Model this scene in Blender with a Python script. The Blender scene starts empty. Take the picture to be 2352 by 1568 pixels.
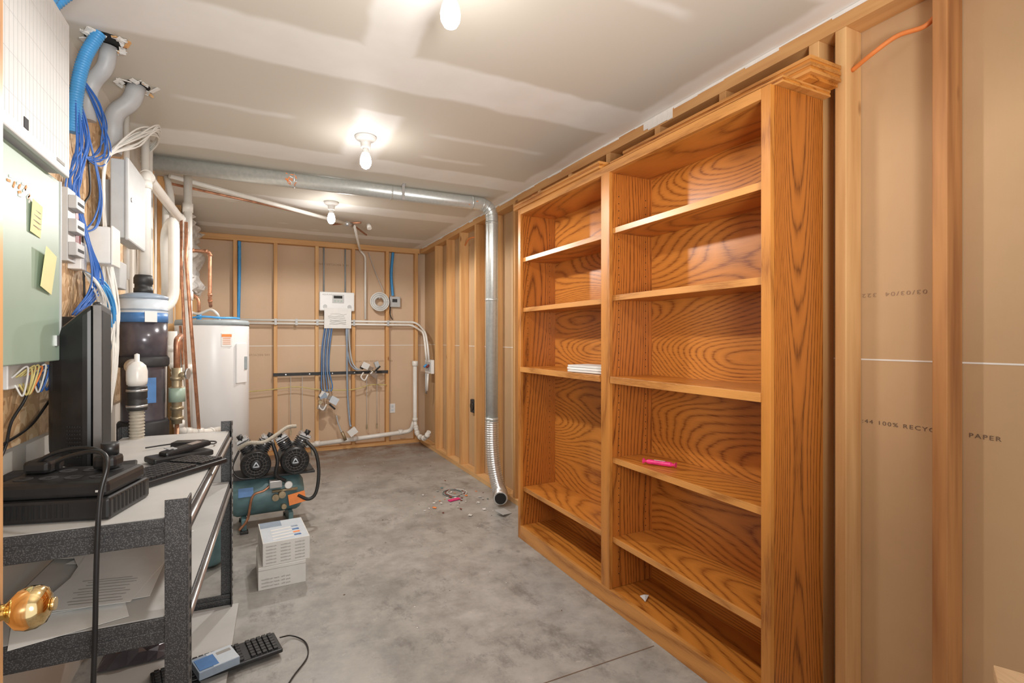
import bpy, math, random
from mathutils import Vector, Matrix
random.seed(4)
S=bpy.context.scene
S.view_settings.view_transform='Standard'
S.view_settings.exposure=0.0
# ------------------------------------------------------------ materials
def newmat(name):
    m=bpy.data.materials.new(name); m.use_nodes=True
    nt=m.node_tree; b=nt.nodes['Principled BSDF']
    return m,nt,b
def N(nt,t,**k):
    n=nt.nodes.new(t)
    for a,v in k.items(): setattr(n,a,v)
    return n
def L(nt,a,b): nt.links.new(a,b)
def mapped(nt,scale=(1,1,1),coord='Object'):
    tc=N(nt,'ShaderNodeTexCoord'); mp=N(nt,'ShaderNodeMapping'); mp.inputs['Scale'].default_value=scale
    L(nt,tc.outputs[coord],mp.inputs['Vector']); return mp.outputs['Vector']
def ramp(nt,fac,stops):
    r=N(nt,'ShaderNodeValToRGB'); e=r.color_ramp.elements
    while len(e)<len(stops): e.new(.5)
    for i,(p,c) in enumerate(stops): e[i].position=p; e[i].color=(*c,1)
    L(nt,fac,r.inputs['Fac']); return r.outputs['Color']
def mix(nt,a,b,f,mode='MIX'):
    m=N(nt,'ShaderNodeMix',data_type='RGBA',blend_type=mode)
    for sock,v in ((m.inputs['Factor'],f),(m.inputs['A'],a),(m.inputs['B'],b)):
        if isinstance(v,(int,float)): sock.default_value=v
        elif isinstance(v,tuple): sock.default_value=(*v,1)
        else: L(nt,v,sock)
    return m.outputs['Result']
def math_(nt,op,a,b=None,c=None):
    m=N(nt,'ShaderNodeMath',operation=op)
    for i,v in enumerate((a,b,c)):
        if v is None: continue
        if isinstance(v,(int,float)): m.inputs[i].default_value=v
        else: L(nt,v,m.inputs[i])
    return m.outputs[0]
def noise(nt,vec,scale,detail=3,rough=.55):
    n=N(nt,'ShaderNodeTexNoise'); n.inputs['Scale'].default_value=scale; n.inputs['Detail'].default_value=detail; n.inputs['Roughness'].default_value=rough
    L(nt,vec,n.inputs['Vector']); return n.outputs['Fac']
def bump(nt,b,h,strength=.2,dist=.01):
    n=N(nt,'ShaderNodeBump'); n.inputs['Strength'].default_value=strength; n.inputs['Distance'].default_value=dist
    L(nt,h,n.inputs['Height']); L(nt,n.outputs['Normal'],b.inputs['Normal'])
def plain(name,col,rough=.5,metal=0,var=.12,scale=18):
    m,nt,b=newmat(name)
    v=mapped(nt); f=noise(nt,v,scale,3)
    c=ramp(nt,f,[(.3,tuple(x*(1-var) for x in col)),(.7,tuple(min(1,x*(1+var)) for x in col))])
    L(nt,c,b.inputs['Base Color']); b.inputs['Roughness'].default_value=rough; b.inputs['Metallic'].default_value=metal
    return m
def oak(name,axis,light=(.55,.21,.036),dark=(.23,.062,.008),rings=34,st=(.5,3.0)):
    m,nt,b=newmat(name)
    sc=[st[1]]*3; sc[axis]=st[0]
    v=mapped(nt,tuple(sc))
    f=noise(nt,v,1.0,.6,.35)
    sj=[26]*3; sj[axis]=5
    j=noise(nt,mapped(nt,tuple(sj)),1.0,2,.5)
    ph=math_(nt,'ADD',math_(nt,'MULTIPLY',f,rings*2.0),math_(nt,'MULTIPLY',j,1.2))
    w=math_(nt,'PINGPONG',ph,1.0)
    sp=[110]*3; sp[axis]=5
    p=noise(nt,mapped(nt,tuple(sp)),3,3,.6)
    w2=math_(nt,'ADD',math_(nt,'MULTIPLY',w,.52),math_(nt,'MULTIPLY',p,.7))
    md=tuple(a*.62+c*.38 for a,c in zip(light,dark))
    c=ramp(nt,w2,[(.30,dark),(.44,md),(.58,light),(.95,tuple(min(1,x*1.15) for x in light))])
    big=noise(nt,v,.7,1)
    c=mix(nt,c,(.86,.80,.74),math_(nt,'MULTIPLY',big,.6),'MULTIPLY')
    L(nt,c,b.inputs['Base Color']); b.inputs['Roughness'].default_value=.33
    bump(nt,b,w2,.08,.001)
    return m
def pine(name,axis,light=(.74,.46,.21),dark=(.58,.31,.12)):
    m,nt,b=newmat(name)
    sc=[14]*3; sc[axis]=.9
    v=mapped(nt,tuple(sc)); f=noise(nt,v,1.6,3,.5)
    c=ramp(nt,f,[(.28,dark),(.6,light),(.85,tuple(min(1,x*1.1) for x in light))])
    vo=N(nt,'ShaderNodeTexVoronoi'); sv=[7]*3; sv[axis]=2.6
    L(nt,mapped(nt,tuple(sv)),vo.inputs['Vector']); vo.inputs['Scale'].default_value=1.0
    k=ramp(nt,vo.outputs['Distance'],[(.04,(1,1,1)),(.10,(0,0,0))])
    c2=mix(nt,c,(.28,.12,.04),k)
    oi=N(nt,'ShaderNodeObjectInfo')
    c3=mix(nt,c2,mix(nt,c2,(.85,.70,.52),.6,'MULTIPLY'),oi.outputs['Random'])
    L(nt,c3,b.inputs['Base Color']); b.inputs['Roughness'].default_value=.6
    return m
M={}
M['oak_y']=oak('oak_y',1,rings=26); M['oak_z']=oak('oak_z',2,light=(.44,.145,.024),dark=(.12,.03,.005),rings=46,st=(.32,3.6))
M['oak_back']=oak('oak_back',1,light=(.58,.225,.040),dark=(.25,.068,.009),rings=46,st=(.8,3.0))
M['oak_edge']=oak('oak_edge',1,light=(.61,.28,.075),dark=(.38,.145,.030),rings=10)
M['oak_stile']=oak('oak_stile',2,light=(.54,.22,.045),dark=(.31,.105,.018),rings=10)
M['pine_z']=pine('pine_z',2); M['pine_y']=pine('pine_y',1); M['pine_x']=pine('pine_x',0)
M['pine_dark']=pine('pine_dark',2,light=(.52,.25,.09),dark=(.30,.12,.04))
def drywall(name,col):
    m,nt,b=newmat(name); v=mapped(nt)
    f=noise(nt,v,2.2,4,.6); g=noise(nt,mapped(nt,(60,60,3)),4,2)
    c=ramp(nt,f,[(.25,tuple(x*.92 for x in col)),(.75,tuple(min(1,x*1.05) for x in col))])
    c=mix(nt,c,(.75,.75,.75),math_(nt,'MULTIPLY',g,.10),'MULTIPLY')
    L(nt,c,b.inputs['Base Color']); b.inputs['Roughness'].default_value=.75; bump(nt,b,noise(nt,v,90,2),.06,.002); return m
M['dry']=drywall('drywall_paper',(.56,.37,.205)); M['dryl']=drywall('drywall_grey',(.66,.62,.56))
M['dryback']=drywall('drywall_paper_back',(.65,.475,.325))
# ceiling
m,nt,b=newmat('ceiling_board'); M['ceil']=m
v=mapped(nt); sx=N(nt,'ShaderNodeSeparateXYZ'); L(nt,v,sx.inputs[0])
nz=noise(nt,v,2.5,3)
def band(coord,c,hw,soft):
    d=math_(nt,'ABSOLUTE',math_(nt,'SUBTRACT',math_(nt,'ADD',coord,math_(nt,'MULTIPLY',math_(nt,'SUBTRACT',nz,.5),.10)),c))
    mr=N(nt,'ShaderNodeMapRange',interpolation_type='SMOOTHSTEP'); L(nt,d,mr.inputs[0])
    mr.inputs[1].default_value=hw-soft; mr.inputs[2].default_value=hw+soft; mr.inputs[3].default_value=1; mr.inputs[4].default_value=0
    return mr.outputs[0]
mask=None
for yc,hw in ((-.25,.14),(.98,.12),(2.17,.15),(3.42,.13),(4.64,.14),(5.86,.1)):
    q=band(sx.outputs[1],yc,hw,.02); mask=q if mask is None else math_(nt,'MAXIMUM',mask,q)
q=math_(nt,'MULTIPLY',band(sx.outputs[0],.45,.10,.02),band(sx.outputs[1],1.6,.62,.02)); mask=math_(nt,'MAXIMUM',mask,q)
q=band(sx.outputs[0],1.80,.09,.02); mask=math_(nt,'MAXIMUM',mask,q)
q=math_(nt,'MULTIPLY',band(sx.outputs[0],.55,.11,.03),band(sx.outputs[1],3.0,.4,.02)); mask=math_(nt,'MAXIMUM',mask,q)
# streaks of compound over fastener rows
for xc,yc,hl in ((1.05,1.35,.30),(-.1,2.85,.25),(1.2,2.75,.35),(.2,1.5,.2),(1.1,3.1,.2),(-.2,3.3,.2)):
    q=math_(nt,'MULTIPLY',band(sx.outputs[0],xc,hl,.05),band(sx.outputs[1],yc,.022,.02)); mask=math_(nt,'MAXIMUM',mask,math_(nt,'MULTIPLY',q,.7))
vo=N(nt,'ShaderNodeTexVoronoi'); L(nt,mapped(nt,(1,1.6,0)),vo.inputs['Vector']); vo.inputs['Scale'].default_value=1.7
sp=ramp(nt,vo.outputs['Distance'],[(.07,(1,1,1)),(.12,(0,0,0))])
mask=math_(nt,'MAXIMUM',mask,math_(nt,'MULTIPLY',sp,.5))
mask=math_(nt,'MULTIPLY',mask,math_(nt,'ADD',.6,math_(nt,'MULTIPLY',noise(nt,v,5,3),.6)))
c=mix(nt,(.665,.625,.55),(.87,.86,.83),mask)
c=mix(nt,c,(.88,.88,.88),math_(nt,'MULTIPLY',noise(nt,v,1.3,4),.25),'MULTIPLY')
L(nt,c,b.inputs['Base Color']); b.inputs['Roughness'].default_value=.6; bump(nt,b,mask,.10,.004)
# concrete
m,nt,b=newmat('concrete'); M['conc']=m
v=mapped(nt); f1=noise(nt,v,1.4,7,.68); f2=noise(nt,v,7,7,.72); f3=noise(nt,v,60,2)
c=ramp(nt,f1,[(.32,(.27,.26,.24)),(.5,(.385,.37,.345)),(.68,(.47,.455,.43))])
c=mix(nt,c,ramp(nt,f2,[(.36,(.55,.55,.55)),(.58,(1,1,1))]),.6,'MULTIPLY')
st=noise(nt,mapped(nt,(1.6,1,1)),2.9,9,.8)
c=mix(nt,c,(.15,.14,.13),ramp(nt,st,[(.53,(0,0,0)),(.66,(.75,.75,.75))]))
sc2=noise(nt,mapped(nt,(1,1,1)),22,6,.8)
c=mix(nt,c,(.62,.61,.58),ramp(nt,sc2,[(.60,(0,0,0)),(.72,(.5,.5,.5))]))
s2=N(nt,'ShaderNodeSeparateXYZ'); L(nt,v,s2.inputs[0])
far=N(nt,'ShaderNodeMapRange'); L(nt,s2.outputs[1],far.inputs[0]); far.inputs[1].default_value=4.8; far.inputs[2].default_value=6.3; far.inputs[3].default_value=0; far.inputs[4].default_value=.95
rs=math_(nt,'MULTIPLY',far.outputs[0],ramp(nt,noise(nt,v,3.5,5,.7),[(.40,(0,0,0)),(.56,(1,1,1))]))
c=mix(nt,c,(.20,.115,.07),rs)
L(nt,c,b.inputs['Base Color']); L(nt,ramp(nt,f2,[(.3,(.35,)*3),(.7,(.6,)*3)]),b.inputs['Roughness']); bump(nt,b,f3,.06,.002)
# osb
m,nt,b=newmat('osb'); M['osb']=m
vo=N(nt,'ShaderNodeTexVoronoi'); dv=N(nt,'ShaderNodeVectorMath',operation='ADD')
v=mapped(nt,(1,14,30)); nn=N(nt,'ShaderNodeTexNoise'); nn.inputs['Scale'].default_value=3
L(nt,mapped(nt,(3,3,3)),nn.inputs['Vector']); sc_=N(nt,'ShaderNodeVectorMath',operation='SCALE'); sc_.inputs['Scale'].default_value=9
L(nt,nn.outputs['Color'],sc_.inputs[0]); L(nt,v,dv.inputs[0]); L(nt,sc_.outputs[0],dv.inputs[1]); L(nt,dv.outputs[0],vo.inputs['Vector']); vo.inputs['Scale'].default_value=1
c=ramp(nt,vo.outputs['Color'],[(.1,(.50,.29,.14)),(.5,(.70,.46,.25)),(.9,(.84,.63,.40))])
L(nt,c,b.inputs['Base Color']); b.inputs['Roughness'].default_value=.6
# galvanised
m,nt,b=newmat('galvanised'); M['galv']=m
vo=N(nt,'ShaderNodeTexVoronoi'); L(nt,mapped(nt),vo.inputs['Vector']); vo.inputs['Scale'].default_value=60
c=ramp(nt,vo.outputs['Color'],[(.2,(.62,.66,.65)),(.8,(.69,.72,.71))]); L(nt,c,b.inputs['Base Color'])
b.inputs['Metallic'].default_value=.6; b.inputs['Roughness'].default_value=.34
# hammertone steel
m,nt,b=newmat('hammertone'); M['ham']=m
vo=N(nt,'ShaderNodeTexVoronoi'); L(nt,mapped(nt),vo.inputs['Vector']); vo.inputs['Scale'].default_value=300
c=ramp(nt,vo.outputs['Distance'],[(.15,(.17,.17,.17)),(.5,(.055,.055,.058))]); L(nt,c,b.inputs['Base Color'])
b.inputs['Metallic'].default_value=.3; b.inputs['Roughness'].default_value=.42; bump(nt,b,vo.outputs['Distance'],.3,.001)
M['white']=plain('white_plastic',(.78,.78,.77),.4,var=.02)
M['cab']=plain('cabinet_white_paint',(.60,.60,.595),.45,var=.02)
M['groove']=plain('cabinet_groove',(.36,.36,.36),.5,var=.02)
M['pvc']=plain('white_pvc',(.80,.78,.73),.3,var=.04)
M['cable_w']=plain('cable_white',(.76,.75,.71),.45,var=.04)
M['greyp']=plain('grey_plastic',(.48,.49,.49),.45,var=.05)
M['conduit']=plain('grey_conduit',(.44,.45,.46),.45,var=.06)
M['green']=plain('panel_green_paint',(.33,.43,.345),.42,var=.05,scale=6)
M['blue']=plain('blue_tube',(.06,.31,.66),.4,var=.1)
M['cblue']=plain('cable_blue',(.035,.14,.48),.45,var=.15)
M['black']=plain('black_plastic',(.016,.016,.017),.38,var=.25)
M['blackm']=plain('black_matte',(.028,.028,.03),.6,var=.25)
M['bez']=plain('bezel_grey',(.11,.10,.095),.4,.2,var=.1)
M['dark']=plain('dark_slot',(.008,.008,.008),.7,var=.1)
M['copper']=plain('copper',(.50,.24,.14),.38,.6,var=.35,scale=25)
M['brass']=plain('brass',(.86,.66,.34),.10,1,var=.05)
M['brassd']=plain('brass_valve',(.42,.34,.22),.4,.6,var=.25)
M['steel']=plain('steel',(.55,.55,.55),.3,.8,var=.1)
M['heater']=plain('heater_enamel',(.80,.80,.80),.3,var=.02,scale=3)
M['heatertop']=plain('heater_cap',(.30,.34,.36),.5,var=.1)
M['teal']=plain('compressor_teal',(.11,.20,.215),.42,var=.3,scale=8)
M['board']=plain('shelf_board',(.53,.52,.50),.5,var=.08,scale=5)
M['paper']=plain('paper',(.80,.80,.78),.7,var=.03)
M['yellow']=plain('sticky_note',(.82,.74,.38),.7,var=.03)
M['yellowc']=plain('cable_yellow',(.62,.52,.20),.5,var=.1)
M['orangec']=plain('cable_orange',(.78,.24,.06),.45,var=.1)
M['orange']=plain('orange_tag',(.90,.28,.08),.6,var=.08)
M['red']=plain('red_plastic',(.20,.025,.02),.4,var=.1)
M['pink']=plain('pink_wrapper',(.80,.04,.22),.4,var=.2,scale=50)
M['ink']=plain('ink',(.17,.11,.075),.8,var=.1)
M['inkf']=plain('ink_faded',(.34,.22,.14),.8,var=.1)
M['smoke']=plain('filter_body',(.10,.09,.105),.22,.2,var=.35,scale=7)
M['labelb']=plain('label_blue',(.07,.20,.46),.4,var=.2,scale=12)
M['labelw']=plain('label_white',(.58,.64,.70),.4,var=.05)
M['rubber']=plain('rubber',(.025,.025,.025),.5,var=.2)
M['tan']=plain('tan_hose',(.42,.38,.31),.5,var=.1,scale=60)
M['foil']=plain('aluminium_foil',(.80,.80,.80),.28,.9,var=.08,scale=60)
M['insul']=plain('insulation_facing',(.70,.69,.67),.8,var=.25,scale=9)
M['card']=plain('carton_white',(.70,.69,.66),.6,var=.04)
M['greyink']=plain('print_grey',(.34,.33,.31),.7,var=.1)
M['mud']=plain('drywall_mud',(.82,.80,.77),.8,var=.05)
M['porc']=plain('porcelain',(.80,.79,.77),.3,var=.02)
M['doorw']=oak('door_wood',2,light=(.66,.36,.15),dark=(.46,.22,.08),rings=7)
M['plytop']=oak('table_ply',1,light=(.62,.44,.27),dark=(.48,.31,.17),rings=5)
M['slate']=plain('grey_blue_tube',(.28,.35,.44),.4,var=.1)
m,nt,b=newmat('lamp_glow'); M['glow']=m
b.inputs['Base Color'].default_value=(1,1,1,1); b.inputs['Emission Color'].default_value=(1,.97,.93,1); b.inputs['Emission Strength'].default_value=30
# ------------------------------------------------------------ geometry helpers
def G(name,loc=(0,0,0),rz=0):
    e=bpy.data.objects.new(name,None); e.empty_display_size=.05; e.location=loc; e.rotation_euler=(0,0,math.radians(rz)); S.collection.objects.link(e); return e
def mk(g,name,vs,fs,mat,smooth=False,bev=0):
    me=bpy.data.meshes.new(name); me.from_pydata([tuple(v) for v in vs],[],fs); me.update()
    o=bpy.data.objects.new(name,me); S.collection.objects.link(o)
    me.materials.append(M[mat] if isinstance(mat,str) else mat)
    if g is not None: o.parent=g
    if smooth:
        for p in me.polygons: p.use_smooth=True
    if bev:
        b=o.modifiers.new('bevel','BEVEL'); b.width=bev; b.segments=2; b.limit_method='ANGLE'
    return o
BF=[(0,3,2,1),(4,5,6,7),(0,1,5,4),(1,2,6,5),(2,3,7,6),(3,0,4,7)]
def box(g,name,x0,x1,y0,y1,z0,z1,mat,bev=0):
    vs=[(x0,y0,z0),(x1,y0,z0),(x1,y1,z0),(x0,y1,z0),(x0,y0,z1),(x1,y0,z1),(x1,y1,z1),(x0,y1,z1)]
    return mk(g,name,vs,BF,mat,bev=bev)
def obox(g,name,c,sz,rot,mat,bev=0):
    R=Matrix.Rotation(math.radians(rot[2]),3,'Z')@Matrix.Rotation(math.radians(rot[1]),3,'Y')@Matrix.Rotation(math.radians(rot[0]),3,'X')
    vs=[]
    for z in(-1,1):
        for x,y in((-1,-1),(1,-1),(1,1),(-1,1)):
            vs.append(Vector(c)+R@Vector((x*sz[0]/2,y*sz[1]/2,z*sz[2]/2)))
    return mk(g,name,vs,BF,mat,bev=bev)
def sweepraw(path,rads,seg):
    P=[Vector(p) for p in path]; n=len(P); vs=[];fs=[]
    T=[(P[min(i+1,n-1)]-P[max(i-1,0)]).normalized() for i in range(n)]
    u=T[0].orthogonal().normalized()
    for i in range(n):
        u=(u-T[i]*u.dot(T[i])).normalized(); w=T[i].cross(u)
        for k in range(seg):
            a=2*math.pi*k/seg; vs.append(P[i]+(u*math.cos(a)+w*math.sin(a))*rads[i])
    for i in range(n-1):
        for k in range(seg):
            a=i*seg+k;b=i*seg+(k+1)%seg; fs.append((a,b,b+seg,a+seg))
    fs.append(tuple(range(seg-1,-1,-1))); fs.append(tuple((n-1)*seg+k for k in range(seg)))
    return vs,fs
def shade(o):
    for p in o.data.polygons: p.use_smooth = len(p.vertices)==4
def cyl(g,name,p0,p1,r,mat,r2=None,seg=24,bev=0):
    vs,fs=sweepraw([p0,p1],[r,r if r2 is None else r2],seg)
    o=mk(g,name,vs,fs,mat,bev=bev)
    shade(o)
    return o
def catmull(pts,sub=8):
    P=[Vector(p) for p in pts]; P=[P[0]*2-P[1]]+P+[P[-1]*2-P[-2]]; out=[]
    for i in range(1,len(P)-2):
        for s in range(sub):
            t=s/sub; a,b,c,d=P[i-1:i+3]
            out.append(.5*((2*b)+(c-a)*t+(2*a-5*b+4*c-d)*t*t+(-a+3*b-3*c+d)*t**3))
    out.append(P[-2]); return out
def cable(g,name,pts,r,mat,seg=8,sub=8):
    p=catmull(pts,sub); vs,fs=sweepraw(p,[r]*len(p),seg); o=mk(g,name,vs,fs,mat); shade(o); return o
def ribbed(g,name,pts,r,mat,pitch=.012,amp=.12,seg=20):
    p=catmull(pts,40)
    L_=[0]
    for a,b in zip(p,p[1:]): L_.append(L_[-1]+(b-a).length)
    n=int(L_[-1]/(pitch/4)); q=[];j=0
    for i in range(n+1):
        s=L_[-1]*i/n
        while j<len(p)-2 and L_[j+1]<s: j+=1
        t=(s-L_[j])/max(1e-9,L_[j+1]-L_[j]); q.append(p[j].lerp(p[j+1],t))
    rr=[r*(1+amp*math.sin(i*math.pi/2)) for i in range(len(q))]
    vs,fs=sweepraw(q,rr,seg); o=mk(g,name,vs,fs,mat); shade(o); return o
def rounded(pts,b):
    P=[Vector(p) for p in pts]; out=[P[0]]
    for i in range(1,len(P)-1):
        a=(P[i-1]-P[i]); c=(P[i+1]-P[i]); bb=min(b,a.length*.45,c.length*.45)
        s=P[i]+a.normalized()*bb; e=P[i]+c.normalized()*bb
        for k in range(7):
            t=k/6; out.append(s*(1-t)**2+P[i]*2*t*(1-t)+e*t*t)
    out.append(P[-1]); return out
def pipe(g,name,pts,r,mat,b=None,seg=16,fit=None):
    p=rounded(pts,b or r*1.6); vs,fs=sweepraw(p,[r]*len(p),seg); o=mk(g,name,vs,fs,mat); shade(o)
    if fit:
        P=[Vector(q) for q in pts]
        for i in range(1,len(P)-1):
            for s,d in((P[i-1],1),(P[i+1],2)):
                dd=(s-P[i]).normalized(); a=P[i]+dd*r*1.3; e=P[i]+dd*r*2.8
                cyl(g,name+'_fitting_%d_%d'%(i,d),a,e,r*1.22,fit,seg=16)
    return o
def lathe(g,name,c,prof,mat,axis='Z',seg=32):
    vs=[];fs=[];n=len(prof)
    for (r,h) in prof:
        for k in range(seg):
            a=2*math.pi*k/seg; x,y=r*math.cos(a),r*math.sin(a)
            v={'Z':(x,y,h),'X':(h,x,y),'Y':(y,h,x)}[axis]; vs.append((c[0]+v[0],c[1]+v[1],c[2]+v[2]))
    for i in range(n-1):
        for k in range(seg):
            a=i*seg+k;b=i*seg+(k+1)%seg; fs.append((a,b,b+seg,a+seg))
    fs.append(tuple(range(seg-1,-1,-1))); fs.append(tuple((n-1)*seg+k for k in range(seg)))
    o=mk(g,name,vs,fs,mat); shade(o)
    return o
def text(g,name,body,loc,rot,size,mat,ext=.0003,align='LEFT',sx=1,width=None,space=1.0):
    c=bpy.data.curves.new(name,'FONT'); c.body=body; c.size=size; c.extrude=ext; c.align_x=align; c.space_character=space
    o=bpy.data.objects.new(name,c); o.location=loc; o.rotation_euler=[math.radians(a) for a in rot]; o.scale=(sx,1,1)
    S.collection.objects.link(o); c.materials.append(M[mat])
    if g is not None: o.parent=g
    if width:
        bpy.context.view_layer.update(); o.scale=(width/max(1e-4,o.dimensions.x),1,1)
    return o
# ------------------------------------------------------------ camera
H=1.305; CH=2.44
cd=bpy.data.cameras.new('camera'); cam=bpy.data.objects.new('camera',cd); S.collection.objects.link(cam)
cam.location=(0,0,H); cam.rotation_euler=(math.radians(90),0,math.radians(-26.1)); cd.lens=18; cd.sensor_width=36; cd.shift_y=-.00255; cd.clip_start=.02
S.camera=cam
# ------------------------------------------------------------ shell
XW=1.805; XD=1.895; YS=6.33; YD=6.42; XL=-.65
box(None,'floor',XL-.1,XD+.1,-.6,YD+.1,-.1,0,'conc')
box(None,'ceiling',XL-.1,XD+.1,-.6,YD+.1,CH,CH+.1,'ceil')
box(None,'wall_right',XD,XD+.1,-.6,YD+.1,0,CH,'dry')
box(None,'wall_back',XL-.1,XD,YD,YD+.1,0,CH,'dryback')
box(None,'wall_left',XL-.1,XL,-.6,YD,0,CH,'dryl')
g=G('floor_control_joint'); box(g,'joint',.3,1.5,1.687,1.6915,.0002,.0010,'ink')
g=G('drywall_seam_tape'); box(g,'tape_right',XD-.0015,XD-.0003,.0,6.4,1.231,1.236,'mud'); box(g,'tape_back',XL,XD-.002,YD-.0015,YD-.0003,1.222,1.229,'mud')
g=G('stud_framing_right')
ys=[.805,1.094]+[1.19+.41*i for i in range(12)]
for i,y in enumerate(ys):
    mt='pine_dark' if i==0 else 'pine_z'
    box(g,'stud_%d'%i,XW,XD-.002,y-.019,y+.019,.04,CH-.06,mt,.002)
box(g,'top_plate',XW,XD-.002,-.5,YS-.004,CH-.06,CH-.001,'pine_y')
box(g,'bottom_plate',XW-.005,XD-.002,-.5,YS-.004,.001,.04,'pine_y')
g=G('stud_framing_back')
for i,x in enumerate([-.255,.145,.582,.992,1.396,1.76]):
    box(g,'stud_%d'%i,x-.019,x+.019,YS,YD-.002,.04,CH-.06,'pine_z',.002)
box(g,'top_plate',XL+.002,XW-.004,YS,YD-.002,CH-.06,CH-.001,'pine_x')
box(g,'bottom_plate',XL+.002,XW-.004,YS,YD-.002,.001,.04,'pine_x')
g=G('stud_framing_left')
for i,y in enumerate([3.9,4.3,4.75,5.15,5.55,5.95,6.3]):
    box(g,'stud_%d'%i,XL+.001,XL+.04,y-.019,y+.019,.0,CH-.002,'pine_z')
g=G('corner_joint_compound')
y=-.4
while y<6.2:
    l=random.uniform(.05,.16); w=random.uniform(.004,.016)
    box(g,'daub',XW-.003,XW-.0005,y,y+l,CH-.002-w,CH-.001,'mud'); y+=l
for i in range(6):
    y=1.90+i*.035; box(g,'patch_%d'%i,XW-.004,XW-.0005,y,y+.034,2.383+random.uniform(0,.015),2.435,'mud')
g=G('drywall_stamp_print')
text(g,'stamp_recycled','06:44 100% RECYCLED',(XD-.001,1.105,1.012),(90,0,-90),.019,'ink',width=.300,space=1.25)
text(g,'stamp_paper','PAPER',(XD-.001,.772,1.012),(90,0,-90),.019,'ink',width=.074,space=1.25)
text(g,'stamp_date','03/03/04  322',(XD-.001,.877,1.462),(90,180,-90),.019,'inkf',width=.195,space=1.25)
text(g,'stamp_back','10% RECYCLED PAPER 06:44',(.09,YD-.001,1.135),(90,180,0),.03,'inkf',space=1.2)
text(g,'stamp_back_b','100% RECYCLED PAPER',(.95,YD-.001,2.2),(90,180,0),.03,'inkf',space=1.2)
text(g,'stamp_back_c','06:44 100% RECYCLED PAPER',(1.02,YD-.001,1.02),(90,0,0),.03,'inkf',space=1.2)
# ------------------------------------------------------------ bookcase
g=G('oak_bookcase')
F=1.522; BK=1.80; Y0,YM,Y1=1.152,2.064,3.016; T=2.155
box(g,'side_near',F+.02,BK,Y0,Y0+.022,0,T,'oak_z')
box(g,'side_far',F+.02,BK,Y1-.022,Y1,0,T,'oak_z')
box(g,'divider_a',F+.02,BK-.008,YM-.030,YM-.002,.085,T-.02,'oak_z')
box(g,'divider_b',F+.02,BK-.008,YM,YM+.028,.085,T-.02,'oak_z')
box(g,'back_near',BK-.008,BK-.001,Y0+.022,YM,.05,T-.02,'oak_back')
box(g,'back_far',BK-.008,BK-.001,YM,Y1-.022,.05,T-.02,'oak_back')
box(g,'top_panel',F+.02,BK,Y0+.022,Y1-.022,T-.04,T-.001,'oak_y')
box(g,'bottom_panel',F+.02,BK-.008,Y0+.022,Y1-.022,.063,.083,'oak_y')
box(g,'stile_near',F,F+.02,Y0,Y0+.036,0,T,'oak_stile',.0015)
box(g,'stile_mid',F,F+.02,YM-.034,YM+.034,.085,T-.035,'oak_stile',.0015)
box(g,'stile_far',F,F+.02,Y1-.034,Y1,0,T,'oak_stile',.0015)
box(g,'rail_top',F,F+.02,Y0+.036,Y1-.034,T-.038,T,'oak_edge',.001)
box(g,'rail_bottom',F,F+.02,Y0+.036,Y1-.034,.0,.085,'oak_edge',.001)
def shelf(nm,a,b,zt,th=.022,fr=F+.022):
    box(g,nm,fr+.008,BK-.009,a,b,zt-th,zt,'oak_y'); box(g,nm+'_nosing',fr,fr+.008,a,b,zt-th-.004,zt+.001,'oak_edge',.001)
A0,A1=Y0+.024,YM-.031; B0,B1=YM+.029,Y1-.024
for i,z in enumerate([1.845,1.517,.725,.335]): shelf('shelf_near_%d'%i,A0,A1,z)
for i,z in enumerate([1.835,1.507,.335]): shelf('shelf_far_%d'%i,B0,B1,z)
for nm,a,b in(('near',Y0+.024,YM-.034),('far',YM+.034,Y1-.024)):
    box(g,'fixed_shelf_'+nm,F+.02,BK-.009,a,b,1.088,1.122,'oak_y'); box(g,'fixed_rail_'+nm,F-.004,F+.02,a+.012,b-.01,1.09,1.122,'oak_edge',.001)
for k in range(54):
    z=.15+k*.035
    if abs(z-1.1)<.04 or z>2.08: continue
    for j,x in enumerate((F+.06,BK-.05)):
        cyl(g,'peg_%d_%d'%(k,j),(x,YM-.0312,z),(x,YM-.0302,z),.0025,'dark',seg=8)
        cyl(g,'pegb_%d_%d'%(k,j),(x,Y1-.0232,z),(x,Y1-.0222,z),.0025,'dark',seg=8)
for j,(dx,z0,z1,mt) in enumerate([(0,2.156,2.163,'oak_edge'),(.002,2.163,2.171,'oak_y'),(0,2.171,2.178,'oak_edge')]):
    box(g,'crown_low_%d'%j,1.548+dx,1.80,1.125+dx,2.06,z0,z1,mt)
for j,(dx,z0,z1,mt) in enumerate([(0.012,2.179,2.192,'oak_y'),(0,2.192,2.203,'oak_edge'),(.003,2.203,2.214,'oak_y'),(0,2.214,2.226,'oak_edge'),(.003,2.226,2.236,'oak_y'),(0,2.236,2.248,'oak_edge')]):
    box(g,'crown_%d'%j,1.635+dx,1.80,1.088+dx,2.07,z0,z1,mt)
for j,(dx,z0,z1,mt) in enumerate([(0,2.156,2.168,'oak_edge'),(.003,2.168,2.18,'oak_y'),(0,2.18,2.192,'oak_edge')]):
    box(g,'crown_far_%d'%j,1.51+dx,1.80,2.10,3.06,z0,z1,mt)
box(g,'crown_far_top',1.56,1.80,2.25,3.06,2.193,2.205,'oak_edge')
g=G('ceramic_tile_stack',(1.62,2.28,1.1225),4)
for i in range(3): obox(g,'tile_%d'%i,(random.uniform(-.006,.006),random.uniform(-.01,.01),.008+.013*i),(.15,.30,.011),(0,0,random.uniform(-4,4)),'mud' if i%2 else 'card',.001)
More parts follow.
